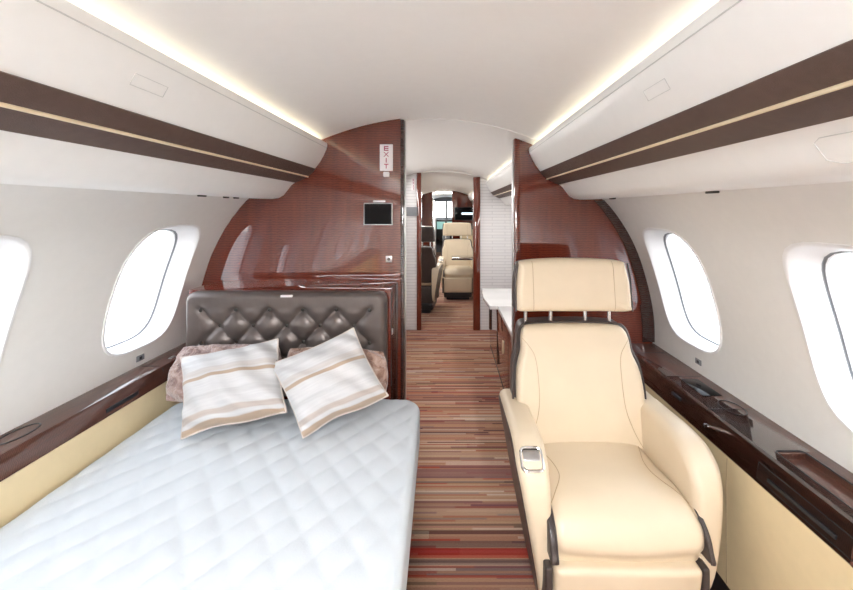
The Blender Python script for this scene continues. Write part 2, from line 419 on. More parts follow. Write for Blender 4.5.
# side walls with real window openings
ZLOW = [0.0, 0.3, 0.55, 0.7]; ZHIGH = [1.40, 1.43, 1.474, 1.56, 1.66, 1.76]
def round_hole(y0, y1, z0, z1, border):
    """point on the rounded outline for every point of the cell border"""
    out = []; cy, cz, hy, hz = (y0 + y1) / 2, (z0 + z1) / 2, (y1 - y0) / 2, (z1 - z0) / 2
    for y, z in border:
        a, b_ = (y - cy), (z - cz)
        u, v = a / hy, b_ / hz
        n = 3.6
        k = (abs(u) ** n + abs(v) ** n) ** (1 / n)
        out.append((cy + a / k, cz + b_ / k))
    return out
window_no = 0
def wall_side(side, wins):
    """side = -1 left, +1 right; wins = list of (y0,y1) openings"""
    global window_no
    zlo, zhi = (0.845, 1.348) if side < 0 else (0.800, 1.325)
    ZL = [zlo - 0.03 + (zhi - zlo + 0.06) * i / 12 for i in range(13)]
    bm = bmesh.new()
    P = lambda y, z, d=0.0: bm.verts.new((side * (wx(z) + d), y, z))
    cells = []; y = Y0
    for a, b_ in sorted(wins):
        cells.append((y, a - 0.03, False)); cells.append((a - 0.03, b_ + 0.03, True)); y = b_ + 0.03
    cells.append((y, Y1, False))
    tmp = []
    for a, b_, win in cells:
        ny = 10 if win else 1
        ys = [a + (b_ - a) * i / ny for i in range(ny + 1)]
        def quads(zs):
            g = [[P(yy, zz) for yy in ys] for zz in zs]
            for j in range(len(zs) - 1):
                for i in range(len(ys) - 1): bm.faces.new([g[j][i], g[j][i + 1], g[j + 1][i + 1], g[j + 1][i]])
        quads(ZLOW + [ZL[0]]); quads([ZL[-1]] + ZHIGH)
        if not win: quads(ZL); continue
        border = [(yy, ZL[0]) for yy in ys] + [(ys[-1], zz) for zz in ZL[1:]] + [(yy, ZL[-1]) for yy in ys[-2::-1]] + [(ys[0], zz) for zz in ZL[-2:0:-1]]
        hole = round_hole(a + 0.03, b_ - 0.03, ZL[0] + 0.03, ZL[-1] - 0.03, border)
        rb_ = [P(*p) for p in border]; rh = [P(*p) for p in hole]; n = len(border)
        for i in range(n): bm.faces.new([rb_[i], rb_[(i + 1) % n], rh[(i + 1) % n], rh[i]])
        tmp.append((a + 0.03, b_ - 0.03, border, hole))
    bmesh.ops.remove_doubles(bm, verts=bm.verts, dist=1e-5)
    w = struct(obj('wall_left' if side < 0 else 'wall_right', bm, 'wall_white', ang=60))
    for y0, y1, border, hole in tmp:
        window_no += 1
        wr = bpy.data.objects.new('window_%d' % window_no, None); COL.objects.link(wr); struct(wr)
        cy, cz = (y0 + y1) / 2, (ZL[0] + ZL[-1]) / 2
        n = len(hole)
        def ringpts(sc, d, lip=0.0):
            return [(cy + (p[0] - cy) * sc[0], cz + (p[1] - cz) * sc[1], d) for p in hole]
        b2 = bmesh.new(); rings = []
        for sc, d in (((1.035, 1.03), 0.001), ((1.03, 1.025), -0.0045), ((1.0, 1.0), -0.005), ((0.985, 0.988), -0.001), ((0.965, 0.972), 0.018), ((0.895, 0.945), 0.068), ((0.885, 0.938), 0.076)):
            rings.append([b2.verts.new((side * (wx(z) + d), y, z)) for y, z, d in ringpts(sc, d)])
        for A, B in zip(rings, rings[1:]):
            for i in range(n): b2.faces.new([A[i], A[(i + 1) % n], B[(i + 1) % n], B[i]])
        rv = obj('window_reveal', b2, 'reveal_white', wr, ang=50)
        # inner sash ring and gasket round the pane
        b3 = bmesh.new(); rings = []
        for sc, d in (((0.885, 0.938), 0.076), ((0.884, 0.937), 0.081), ((0.872, 0.928), 0.082), ((0.871, 0.927), 0.084)):
            rings.append([b3.verts.new((side * (wx(z) + d), y, z)) for y, z, d in ringpts(sc, d)])
        for A, B in zip(rings, rings[1:]):
            for i in range(n): b3.faces.new([A[i], A[(i + 1) % n], B[(i + 1) % n], B[i]])
        obj('window_gasket', b3, 'gasket_grey', wr, ang=50)
        b4 = bmesh.new(); rings = []
        for sc, d in (((0.871, 0.927), 0.084), ((0.868, 0.924), 0.088), ((0.865, 0.92), 0.092), ((0.90, 0.95), 0.12)):
            rings.append([b4.verts.new((side * (wx(z) + d), y, z)) for y, z, d in ringpts(sc, d)])
        for A, B in zip(rings, rings[1:]):
            for i in range(n): b4.faces.new([A[i], A[(i + 1) % n], B[(i + 1) % n], B[i]])
        obj('window_frame', b4, 'reveal_white', wr, ang=50)
        b5 = bmesh.new()
        vs = [b5.verts.new((side * (wx(z) + 0.090), y, z)) for y, z, d in ringpts((0.868, 0.924), 0)]
        c = b5.verts.new((side * (wx(cz) + 0.090), cy, cz))
        vs2 = [b5.verts.new(v.co.lerp(c.co, 0.5) + Vector((side * 0.0, 0, 0))) for v in vs]
        for v in vs2: v.co.x = side * (wx(v.co.z) + 0.090)
        for i in range(n):
            b5.faces.new([vs[i], vs[(i + 1) % n], vs2[(i + 1) % n], vs2[i]]); b5.faces.new([vs2[i], vs2[(i + 1) % n], c])
        obj('window_pane', b5, 'window_glass', wr, ang=80)
LW = [(1.425, 1.815), (0.70, 1.09), (-0.03, 0.33), (-0.76, -0.40), (-1.49, -1.13), (-2.22, -1.86), (4.95, 5.31), (5.7, 6.06), (6.45, 6.81), (7.2, 7.56), (7.95, 8.31)]
RW = [(1.565, 1.985), (0.75, 1.165), (-0.05, 0.32), (-0.80, -0.43), (-1.55, -1.18), (-2.3, -1.93), (4.95, 5.31), (5.7, 6.06), (6.45, 6.81), (7.2, 7.56), (7.95, 8.31)]
wall_side(-1, LW); wall_side(1, RW)

# aft end wall behind the viewer
def section_outline(x0, x1, n=40, inset=0.0, drop=0.0):
    """outline of the cabin section between x0 and x1, as (x,z)"""
    pts = []
    top = [(x0 + (x1 - x0) * i / n) for i in range(n + 1)]
    def topz(x):
        ax = abs(x)
        if ax <= 0.66: return ceil_z(x) - drop
        # walk the wall section
        best = 1.76
        z = 1.76
        while z > 0 and wx(z) < ax: z -= 0.004
        return z
    def lowz(x):
        ax = abs(x)
        if ax <= 1.05: return 0.0
        z = 0.0
        while z < 1.0 and wx(z) < ax: z += 0.01
        return z
    for x in top: pts.append((x, topz(x)))
    for x in reversed(top): pts.append((x, lowz(x)))
    out = []
    for p in pts:
        if not out or (Vector(p) - Vector(out[-1])).length > 1e-4: out.append(p)
    return out
def bulk(name, x0, x1, y0, y1, mat, parent=None, drop=0.0):
    bm = bmesh.new(); extrude_profile(bm, section_outline(x0, x1, 60, drop=drop), y0, y1)
    return obj(name, bm, mat, parent, ang=30)
struct(bulk('wall_aft', -1.2, 1.2, Y0 - 0.05, Y0, 'white_ceiling'))

# ------------------------------------------------------------------ overhead bins
BIN = [(.535, 1.757), (.525, 1.752), (.523, 1.742), (.527, 1.722), (.541, 1.690), (.560, 1.656), (.584, 1.624), (.602, 1.603), (.623, 1.586), (.652, 1.570), (.683, 1.556),
       (.705, 1.538), (.725, 1.512), (.742, 1.490), (.766, 1.476), (.80, 1.471), (.86, 1.472), (.925, 1.4745)]
BACK = [(.926, 1.478), (.83, 1.558), (.745, 1.657), (.67, 1.735), (.64, 1.722), (.555, 1.722), (.545, 1.745)]
def make_bin(side, y0, y1, label, latches=(), doors=(), vents=()):
    t = thing('overhead_bin', label, 'overhead bin', (0, y0, 0))
    mir = lambda p: (side * p[0], p[1] - y0, p[2])
    bm = bmesh.new(); extrude_profile(bm, BIN + BACK, y0, y1, fn=mir); obj('bin_body', bm, 'white_bin', t, ang=40)
    bm = bmesh.new(); i0, i1 = 6, 10
    band = BIN[i0:i1 + 1]
    off = []
    for k, p in enumerate(band):
        a = Vector(band[max(0, k - 1)]); c = Vector(band[min(len(band) - 1, k + 1)]); d = (c - a).normalized()
        off.append((p[0] + d.y * 0.004, p[1] - d.x * 0.004))
    extrude_profile(bm, off + [tuple(p) for p in band[::-1]], y0, y1 - 0.002, fn=mir); obj('leather_band', bm, 'band_leather', t, ang=40)
    gx, gz = off[2]
    bm = bmesh.new(); tube(bm, [mir((gx - 0.0005, y0, gz)), mir((gx - 0.0005, y1 - 0.003, gz))], 0.0042, 8); obj('gold_trim_strip', bm, 'gold_trim', t)
    bm = bmesh.new(); tube(bm, [mir((.5255, y0, 1.728)), mir((.5255, y1 - 0.003, 1.728))], 0.0014, 6); obj('lid_seam', bm, 'seam_grey', t)
    for ly in latches:      # flush pull on the sloping face
        bm = bmesh.new()
        for q in range(4):
            y_a, y_b = ly - 0.045, ly + 0.045
            za, zb = 1.690, 1.668
            fx = lambda z: interp([(1.656, .560), (1.690, .541), (1.722, .527)], z) - 0.0008
            pts = [(y_a, za), (y_b, za), (y_b, zb), (y_a, zb)]
            a, c = pts[q], pts[(q + 1) % 4]
            tube(bm, [mir((fx(a[1]), a[0], a[1])), mir((fx(c[1]), c[0], c[1]))], 0.0006, 6)
        obj('latch', bm, 'seam_grey', t)
    for (a, b_) in doors:   # oxygen mask door outline on the underside
        bm = bmesh.new()
        fz = lambda z: interp([(1.490, .742), (1.512, .725), (1.538, .705)], z) - 0.0006
        pts = [mir((fz(z), yy, z)) for yy, z in ((a, 1.532), (a, 1.498), (a + .015, 1.492), (b_ - .02, 1.492), (b_, 1.500), (b_, 1.528), (b_ - .015, 1.535), (a + .015, 1.535))]
        tube(bm, pts, 0.0009, 6, closed=True); obj('mask_door', bm, 'seam_grey', t)
    for (x, yy, w) in vents:
        bm = bbox(-0.006, 0.006, -w / 2, w / 2, -0.004, 0.003, bev=0.0015); bmesh.ops.translate(bm, verts=bm.verts, vec=mir((x, yy, 1.47)))
        obj('air_gasper', bm, 'bolt_dark', t)
    return t
make_bin(-1, -2.58, 1.965, 'white overhead bin with dark leather band above the bed', latches=(0.83,), vents=((0.86, 1.50, 0.04), (0.87, 1.76, 0.03), (0.87, 1.68, 0.03)))
make_bin(1, -2.58, 2.115, 'white overhead bin with dark leather band above the front armchair', latches=(0.86,), doors=((0.28, 0.665),), vents=((0.87, 1.86, 0.05), (0.9, 1.20, 0.05)))
make_bin(1, 2.18, 4.595, 'short white overhead bin beyond the right wood partition')
make_bin(-1, 4.72, 8.97, 'distant white overhead bin on the left, past the narrow doorway')
make_bin(1, 4.72, 8.97, 'distant white overhead bin with dark band above the far armchair')

def cove(side, y0, y1, label):
    bm = bmesh.new(); extrude_profile(bm, [(side * .560, 1.7225), (side * .585, 1.7225), (side * .585, 1.731), (side * .560, 1.726)], y0, y1)
    tag(obj('cove_light', bm, 'cove_glow'), label, 'light strip')
cove(-1, -2.55, 1.95, 'warm light strip glowing along the top of the left bin, near the bed')
cove(1, -2.55, 2.10, 'warm light strip glowing along the top of the right bin, above the armchair')
cove(1, 2.2, 4.58, 'warm light strip on the short bin beyond the right partition')
cove(-1, 4.75, 8.95, 'light strip along the distant left bin')
cove(1, 4.75, 8.95, 'light strip along the distant right bin')

# ------------------------------------------------------------------ wood partitions
pl = thing('partition', 'glossy mahogany partition behind the bed headboard', 'partition', (0, 1.97, 0))
bulk('partition_panel', -1.197, -0.155, 0, 0.055, 'mahogany', pl)
bm = bmesh.new(); box(bm, -0.155, -0.137, -0.004, 0.075, 0, 1.872, bev=0.004); obj('door_jamb', bm, 'dark_trim_wood', pl)
bm = bmesh.new(); box(bm, -0.1365, -0.131, 0.012, 0.05, 0, 1.868, bev=0.002); obj('edge_strip', bm, 'steel', pl)
pr = thing('partition', 'glossy mahogany partition behind the front armchair', 'partition', (0, 2.12, 0))
bulk('partition_panel', 0.475, 1.197, 0, 0.055, 'mahogany', pr)
bm = bmesh.new(); box(bm, 0.444, 0.478, -0.006, 0.075, 0, 1.806, bev=0.008); obj('door_jamb', bm, 'mahogany', pr)
bm = bmesh.new(); box(bm, 0.4385, 0.4445, 0.012, 0.05, 0, 1.80, bev=0.002); obj('edge_strip', bm, 'steel', pr)
# dark curved rim where the right partition meets the side wall
bm = bmesh.new()
zs = [0.70 + (1.468 - 0.70) * i / 40 for i in range(41)]
inner = [(wx(z) - 0.055 - 0.01 * (z < 0.9), z) for z in zs]; outer = [(wx(z) - 0.002, z) for z in zs]
extrude_profile(bm, outer + inner[::-1], -0.012, 0.0); obj('partition_rim', bm, 'dark_trim_wood', pr)

def bulkhead2():
    t = thing('partition', 'white ribbed partition with slim wood door posts, down the aisle', 'partition', (0, 4.60, 0))
    bulk('partition_panel', -1.197, -0.285, 0, 0.06, 'ribbed_white', t, drop=0.012)
    bulk('partition_panel', 0.455, 1.197, 0, 0.06, 'ribbed_white', t, drop=0.012)
    bm = bmesh.new(); box(bm, -0.290, -0.238, -0.02, 0.09, 0, 1.852, bev=0.006); obj('door_post', bm, 'mahogany', t)
    bm = bmesh.new(); box(bm, 0.375, 0.457, -0.02, 0.09, 0, 1.805, bev=0.006); obj('door_post', bm, 'mahogany', t)
    return t
bulkhead2()
t3 = thing('partition', 'farthest mahogany partition, beyond the far armchair', 'partition', (0, 8.98, 0))
bulk('partition_panel', -1.197, -0.30, 0, 0.06, 'mahogany', t3, drop=0.02)
bulk('partition_panel', 0.16, 1.197, 0, 0.06, 'mahogany', t3, drop=0.02)

# closet side of zone two, left of the aisle
struct(obj('wall_closet', bbox(-0.56, -0.52, 2.03, 4.6, 0, 1.765), 'ribbed_white'))

# ------------------------------------------------------------------ fittings on the left partition
def px_x(px, D): return XC + (px - 449) * D / F
def px_z(py, D): return EYE + (210 - py) * D / F
def letter(bm, ch, cx, cz, h, w, y, th=0.16):
    s = h * th; d = 0.0012
    def bar(x0, x1, z0, z1): box(bm, x0, x1, y - d, y, z0, z1)
    if ch == 'E':
        bar(cx - w / 2, cx - w / 2 + s, cz - h / 2, cz + h / 2)
        for zz in (cz + h / 2 - s, cz - s / 2, cz - h / 2): bar(cx - w / 2 + s, cx + w / 2, zz, zz + s)
    elif ch == 'I': bar(cx - s / 2, cx + s / 2, cz - h / 2, cz + h / 2)
    elif ch == 'T':
        bar(cx - w / 2, cx + w / 2, cz + h / 2 - s, cz + h / 2); bar(cx - s / 2, cx + s / 2, cz - h / 2, cz + h / 2 - s)
    elif ch == 'X':
        for sg in (1, -1):
            b2 = [(cx - sg * w / 2 - s * .5, cz - h / 2), (cx - sg * w / 2 + s * .5, cz - h / 2), (cx + sg * w / 2 + s * .5, cz + h / 2), (cx + sg * w / 2 - s * .5, cz + h / 2)]
            A = [bm.verts.new((a, y - d, b_)) for a, b_ in b2]; B = [bm.verts.new((a, y, b_)) for a, b_ in b2]
            bm.faces.new(A); bm.faces.new(B[::-1])
            for i in range(4): bm.faces.new([A[i], A[(i + 1) % 4], B[(i + 1) % 4], B[i]])
def exit_sign(D, x0, x1, z0, z1, label):
    t = thing('exit_sign', label, 'sign', ((x0 + x1) / 2, D, (z0 + z1) / 2))
    w, h = x1 - x0, z1 - z0
    obj('sign_plate', bbox(-w / 2, w / 2, -0.008, 0, -h / 2, h / 2, bev=0.002), 'sign_white', t)
    bm = bmesh.new(); lh = h * 0.175
    for k, ch in enumerate('EXIT'): letter(bm, ch, 0, h / 2 - h * (0.16 + 0.222 * k), lh, w * 0.34, -0.0081, 0.2)
    obj('lettering', bm, 'sign_red', t, ang=20)
exit_sign(1.969, px_x(380, 1.97), px_x(393, 1.97), px_z(171, 1.97), px_z(144.5, 1.97), 'upright white sign with red EXIT letters on the left wood partition')
exit_sign(4.599, px_x(411.3, 4.6), px_x(415.8, 4.6), px_z(191, 4.6), px_z(178, 4.6), 'small upright EXIT sign on the white wall down the aisle')
tag(obj('sensor_box', bbox(px_x(383.6, 1.97), px_x(389.6, 1.97), 1.955, 1.9695, px_z(177, 1.97), px_z(172, 1.97), bev=0.004), 'sign_white'), 'small white square box just under the large EXIT sign', 'sensor')
ts = thing('wall_screen', 'black cabin screen in a thin silver frame on the left partition', 'screen', (px_x(378.5, 1.97), 1.9695, px_z(214, 1.97)))
ws, hs = 0.146, 0.112
bm = slab(rrect(ws, hs, 0.004, 3), 0.012, 0.003, 2, 1, fn=lambda a, b_, h: (a, h - 0.006, b_)); obj('screen_frame', bm, 'steel', ts)
obj('display', bbox(-ws / 2 + 0.005, ws / 2 - 0.005, -0.0135, -0.0115, -hs / 2 + 0.005, hs / 2 - 0.005), 'black_glass', ts)
obj('camera_strip', bbox(-0.026, 0.035, -0.012, 0.0, hs / 2 + 0.003, hs / 2 + 0.013, bev=0.003), 'sign_white', ts)
tk = thing('key_switch', 'small square metal key switch on the left wood partition', 'switch', (px_x(389, 1.97), 1.9695, px_z(259, 1.97)))
obj('switch_plate', bbox(-0.016, 0.016, -0.004, 0, -0.016, 0.016, bev=0.0015), 'steel', tk)
bm = bmesh.new(); tube(bm, [(0, -0.009, 0), (0, -0.003, 0)], 0.008, 16); obj('switch_button', bm, 'bolt_dark', tk)
tag(obj('wall_panel_screen', bbox(px_x(405, 4.6), px_x(418, 4.6), 4.58, 4.5995, px_z(216, 4.6), px_z(207, 4.6), bev=0.002), 'gasket_grey'), 'dark rectangular panel on the white wall below the distant EXIT sign', 'panel')

# ------------------------------------------------------------------ side ledges
def ledge_left():
    t = thing('side_ledge', 'glossy dark wood ledge along the left wall beside the bed', 'ledge', (0, 0, 0))
    zt = 0.766
    bm = bmesh.new()
    prof = [(-wx(zt) + 0.002, zt), (-1.112, zt), (-1.104, zt - 0.003), (-1.100, zt - 0.010), (-1.088, zt - 0.045), (-1.085, zt - 0.063), (-1.105, zt - 0.070), (-wx(0.7) + 0.002, 0.696)]
    extrude_profile(bm, prof, -2.55, 1.966); obj('ledge_top', bm, 'ledge_wood', t, ang=25)
    bm = bmesh.new(); extrude_profile(bm, [(-1.088, 0.700), (-1.083, 0.60), (-1.083, 0.02), (-1.10, 0.02), (-1.10, 0.70)], -2.55, 1.966); obj('lower_panel', bm, 'cream_panel', t)
    # trims
    for yy in (0.78, 1.62):
        bm = bmesh.new(); tube(bm, [(-1.185, yy, zt + 0.0005), (-1.112, yy, zt + 0.0005), (-1.100, yy, zt - 0.009), (-1.087, yy, zt - 0.060)], 0.0013, 6); obj('panel_joint', bm, 'black_plastic', t)
    bm = bmesh.new(); tube(bm, [(-1.0945, -2.5, zt - 0.030), (-1.0945, 1.96, zt - 0.030)], 0.0014, 6); obj('front_joint', bm, 'black_plastic', t)
    bm = bmesh.new(); ring = [(-1.158 + 0.028 * math.cos(a), 1.13 + 0.055 * math.sin(a), zt + 0.0006) for a in [2 * PI * k / 32 for k in range(32)]]
    tube(bm, ring, 0.0022, 6, closed=True); obj('cup_holder_lid', bm, 'black_plastic', t)
    obj('release_button', bbox(-1.13, -1.12, 0.86, 0.885, zt, zt + 0.002, bev=0.0008), 'steel', t)
    obj('release_button', bbox(-1.145, -1.135, 0.88, 0.895, zt, zt + 0.002, bev=0.0008), 'steel', t)
    obj('release_button', bbox(-1.135, -1.12, 1.70, 1.73, zt, zt + 0.003, bev=0.001), 'steel', t)
    obj('drawer_slot', bbox(-1.0905, -1.0865, 1.34, 1.48, zt - 0.050, zt - 0.036, bev=0.001), 'toe_dark', t)
ledge_left()
def ledge_right():
    t = thing('side_ledge', 'wide glossy brown wood ledge with recessed tray along the right wall', 'ledge', (0, 0, 0))
    zt = 0.690
    bm = bmesh.new()
    # top surface is cut by a tray slot : build top in strips
    prof = [(wx(zt) - 0.002, zt), (1.040, zt), (1.030, zt - 0.004), (1.024, zt - 0.014), (1.014, zt - 0.060), (1.010, zt - 0.088), (1.014, zt - 0.094), (1.04, zt - 0.096), (wx(0.6) - 0.002, 0.594)]
    extrude_profile(bm, prof, -2.55, 0.62); extrude_profile(bm, prof, 1.17, 2.118)
    prof2 = [(1.068, zt)] + prof[1:7] + [(1.068, 0.594)]
    extrude_profile(bm, prof2, 0.62, 1.17)
    prof3 = [(wx(zt) - 0.002, zt), (1.152, zt), (1.152, 0.594), (wx(0.6) - 0.002, 0.594)]
    extrude_profile(bm, prof3, 0.62, 1.17)
    bmesh.ops.remove_doubles(bm, verts=bm.verts, dist=1e-6)
    obj('ledge_top', bm, 'ledge_wood', t, ang=25)
    bm = bbox(1.068, 1.152, 0.62, 1.165, 0.660, 0.672); box(bm, 1.068, 1.152, 1.1605, 1.1695, 0.672, 0.6895); box(bm, 1.068, 1.152, 0.6205, 0.63, 0.672, 0.6895); obj('tray_floor', bm, 'ledge_wood', t)
    bm = bmesh.new(); tube(bm, [(x, y, zt + 0.0005) for x, y in rrect(0.088, 0.555, 0.014, 5, 1.110, 0.895)], 0.0028, 8, closed=True); obj('tray_rim', bm, 'black_plastic', t)
    bm = bmesh.new(); extrude_profile(bm, [(1.014, 0.597), (1.010, 0.50), (1.012, 0.17), (1.03, 0.165), (1.03, 0.597)], -2.55, 2.118); obj('lower_panel', bm, 'cream_panel', t)
    bm = bmesh.new(); extrude_profile(bm, [(1.032, 0.18), (1.045, 0.002), (1.06, 0.002), (1.06, 0.18)], -2.55, 2.118); obj('toe_kick', bm, 'toe_dark', t)
    for yy in (1.295,):
        bm = bmesh.new(); tube(bm, [(1.0135, yy, 0.590), (1.0095, yy, 0.50), (1.0115, yy, 0.175)], 0.0011, 6); obj('panel_seam', bm, 'cream_seam', t)
    for yy in (1.42, 1.70, 1.98):
        bm = bmesh.new(); tube(bm, [(1.185, yy, zt + 0.0004), (1.040, yy, zt + 0.0004), (1.028, yy, zt - 0.006)], 0.0012, 6); obj('panel_joint', bm, 'black_plastic', t)
    bm = bmesh.new(); tube(bm, [(1.0195, 0.2, zt - 0.030), (1.0195, 1.17, zt - 0.030), (1.0125, 1.17, zt - 0.076), (1.0105, 0.2, zt - 0.080)], 0.0016, 6); obj('drawer_joint', bm, 'black_plastic', t)
    bm = bbox(1.0105, 1.0185, 0.93, 1.13, zt - 0.062, zt - 0.052, bev=0.001); obj('drawer_pull', bm, 'toe_dark', t)
    bm = bmesh.new(); tube(bm, [(1.128 + 0.036 * math.cos(2 * PI * k / 32), 1.43 + 0.055 * math.sin(2 * PI * k / 32), zt + 0.0006) for k in range(32)], 0.002, 6, closed=True); obj('cup_holder_lid', bm, 'black_plastic', t)
    bm = bbox(1.08, 1.155, 1.52, 1.67, zt, zt + 0.0018, bev=0.0008); obj('control_panel', bm, 'black_glass', t)
    bm = bmesh.new(); tube(bm, [(1.020, 1.405, zt - 0.050), (1.009, 1.405, zt - 0.051)], 0.007, 14); obj('push_latch', bm, 'chrome', t)
    bm = bbox(1.013, 1.022, 1.56, 1.62, zt - 0.040, zt - 0.028, bev=0.001); obj('drawer_slot', bm, 'toe_dark', t)
ledge_right()
def outlet(side, y, z, label):
    t = thing('power_outlet', label, 'outlet', (side * (wx(z) - 0.001), y, z))
    obj('outlet_plate', bbox(-0.003, 0.003, -0.020, 0.020, -0.012, 0.012, bev=0.0015), 'gasket_grey', t)
    obj('socket', bbox(-0.0045, 0.0045, -0.007, 0.007, -0.006, 0.006, bev=0.001), 'black_plastic', t)
outlet(-1, 1.63, 0.797, 'tiny dark outlet on the left wall under the window')
outlet(1, 1.74, 0.738, 'tiny dark outlet on the right wall under the window')

# ------------------------------------------------------------------ bed
def bx_quilt(x, y, edge, p=0.105, d=0.0065):
    a, b_ = (x + y * 0.8) / p, (x - y * 0.8) / p
    f = lambda t: abs(math.sin(PI * t)) ** 0.42
    return d * (f(a) * f(b_) - 1) * (0.25 + 0.75 * edge)
bed = thing('bed', 'bed with white quilted cover in front of the tufted headboard', 'bed', (-0.54, 0.65, 0))
BX0, BX1, BY0, BY1, BZ = -1.074, 0.004, -0.35, 1.695, 0.603
def tap(x, y): return BX0 + (x - BX0) * (1 - 0.034 * y / 1.7)
def bedfn(x, y, h):
    return (tap(x, y) + 0.54, y - 0.65, BZ + h)
bm = quilt_panel(BX0, BX1, BY0, BY1, 0.085, 0.028, 0.0085, 0.13, bx_quilt, bedfn); obj('quilted_cover', bm, 'white_cotton', bed, ang=80)
bm = slab(rrect(BX1 - BX0 - 0.03, BY1 - BY0 - 0.03, 0.06, 5, (BX0 + BX1) / 2, (BY0 + BY1) / 2), 0.10, 0.01, 3, 1, fn=lambda a, b_, h: (tap(a, b_) + 0.54, b_ - 0.65, 0.54 + h - 0.012)); obj('mattress', bm, 'white_cotton', bed)
bm = slab(rrect(1.0, 2.0, 0.05, 5, -0.555, 0.66), 0.46, 0.02, 3, 1, fn=lambda a, b_, h: (tap(a, b_) + 0.54, b_ - 0.65, 0.245 + h)); obj('bed_base', bm, 'dark_leather', bed)

# wood cabinet and tufted headboard behind the pillows
hc = thing('headboard_cabinet', 'low dark mahogany cabinet between the tufted headboard and partition', 'cabinet', (0, 1.85, 0))
xr = XC - 0.262
bm = bmesh.new(); extrude_profile(bm, [(-1.078, 1.056), (xr, 1.056), (xr, 0.0), (-1.04, 0.0), (-1.078, 0.30)], 0.0, 0.1185); extrude_profile(bm, [(-1.078, 1.056), (xr, 1.056), (xr, 0.0), (-1.04, 0.0), (-1.078, 0.30)], -0.10, 0.0)
bmesh.ops.remove_doubles(bm, verts=bm.verts, dist=1e-6)
obj('cabinet_body', bm, 'mahogany', hc, ang=25)
bm = bmesh.new(); tube(bm, [(xr + 0.001, -0.085, 1.04), (xr + 0.001, -0.085, 0.62)], 0.0014, 6); obj('door_joint', bm, 'black_plastic', hc)
obj('cabinet_latch', bbox(xr - 0.001, xr + 0.004, -0.07, -0.05, 0.845, 0.87, bev=0.001), 'steel', hc)
# tall jamb filling to the door opening
obj('cabinet_side', bbox(xr, -0.165, 0.06, 0.1185, 0, 1.054, bev=0.002), 'dark_trim_wood', hc)

hb = thing('tufted_headboard', 'grey-brown leather headboard with diamond button tufting', 'headboard', (0, 1.745, 0))
HX0, HX1, HZ0, HZ1 = XC - 1.148, XC - 0.272, 0.60, 1.058
PXB = 0.1462; RZB = 0.0715; BXO = px_x(236, 1.70); BZ1 = px_z(309.5, 1.70)
def tuft(x, z, edge):
    u = (x - BXO) / PXB; v = (z - BZ1) / (2 * RZB)
    a, b_ = u + v, u - v
    g = (abs(math.sin(PI * a)) * abs(math.sin(PI * b_))) ** 0.42
    ra_, rb2 = round(a), round(b_)
    # nearest button
    best = 9
    for aa in (ra_ - 1, ra_, ra_ + 1):
        for bb in (rb2 - 1, rb2, rb2 + 1):
            uu, vv = (aa + bb) / 2, (aa - bb) / 2
            bx, bz = BXO + uu * PXB, BZ1 + vv * 2 * RZB
            if bz > BZ1 + 0.01 or bx < HX0 + 0.03 or bx > HX1 - 0.03: continue
            best = min(best, math.hypot(x - bx, z - bz))
    dimple = math.exp(-(best / 0.016) ** 2)
    mtop = max(0.0, min(1.0, (BZ1 + 0.012 - z) / 0.02))
    ml = max(0.0, min(1.0, (x - (BXO - PXB) + 0.004) / 0.02)); mr = max(0.0, min(1.0, ((BXO + 4 * PXB) + 0.004 - x) / 0.02))
    m_ = mtop * ml * mr
    h = 0.026 * (g * m_ + (1 - m_) * 0.85) - 0.011 * dimple
    return (h - 0.012) * min(1, edge * 1.3)
bm = quilt_panel(HX0, HX1, HZ0, HZ1, 0.045, 0.02, 0.0062, 0.035, tuft, lambda x, z, h: (x, -h - 0.055, z)); obj('tufted_panel', bm, 'tufted_leather', hb, ang=80)
bm = slab(rrect(HX1 - HX0 - 0.014, HZ1 - HZ0 - 0.012, 0.04, 5, (HX0 + HX1) / 2, (HZ0 + HZ1) / 2), 0.03, 0.008, 3, 1, fn=lambda a, b_, h: (a, h - 0.016, b_)); obj('backing_board', bm, 'dark_leather', hb)
for r_ in range(5):
    for c_ in range(-1, 6):
        bx = BXO + (c_ + (0.5 if r_ % 2 else 0)) * PXB; bz = BZ1 - r_ * RZB
        if not (HX0 + 0.03 < bx < HX1 - 0.03) or bz < 0.66: continue
        b2 = bmesh.new(); bmesh.ops.create_uvsphere(b2, u_segments=12, v_segments=8, radius=0.0085)
        bmesh.ops.scale(b2, verts=b2.verts, vec=(1, 0.55, 1)); bmesh.ops.translate(b2, verts=b2.verts, vec=(bx, -0.0605 - tuft(bx, bz, 1.0), bz)); obj('button', b2, 'bolt_dark', hb)
obj('maker_tag', bbox(px_x(281, 1.68), px_x(292.5, 1.68), -0.072, -0.060, px_z(297, 1.68), px_z(295, 1.68), bev=0.001), 'sign_white', hb)

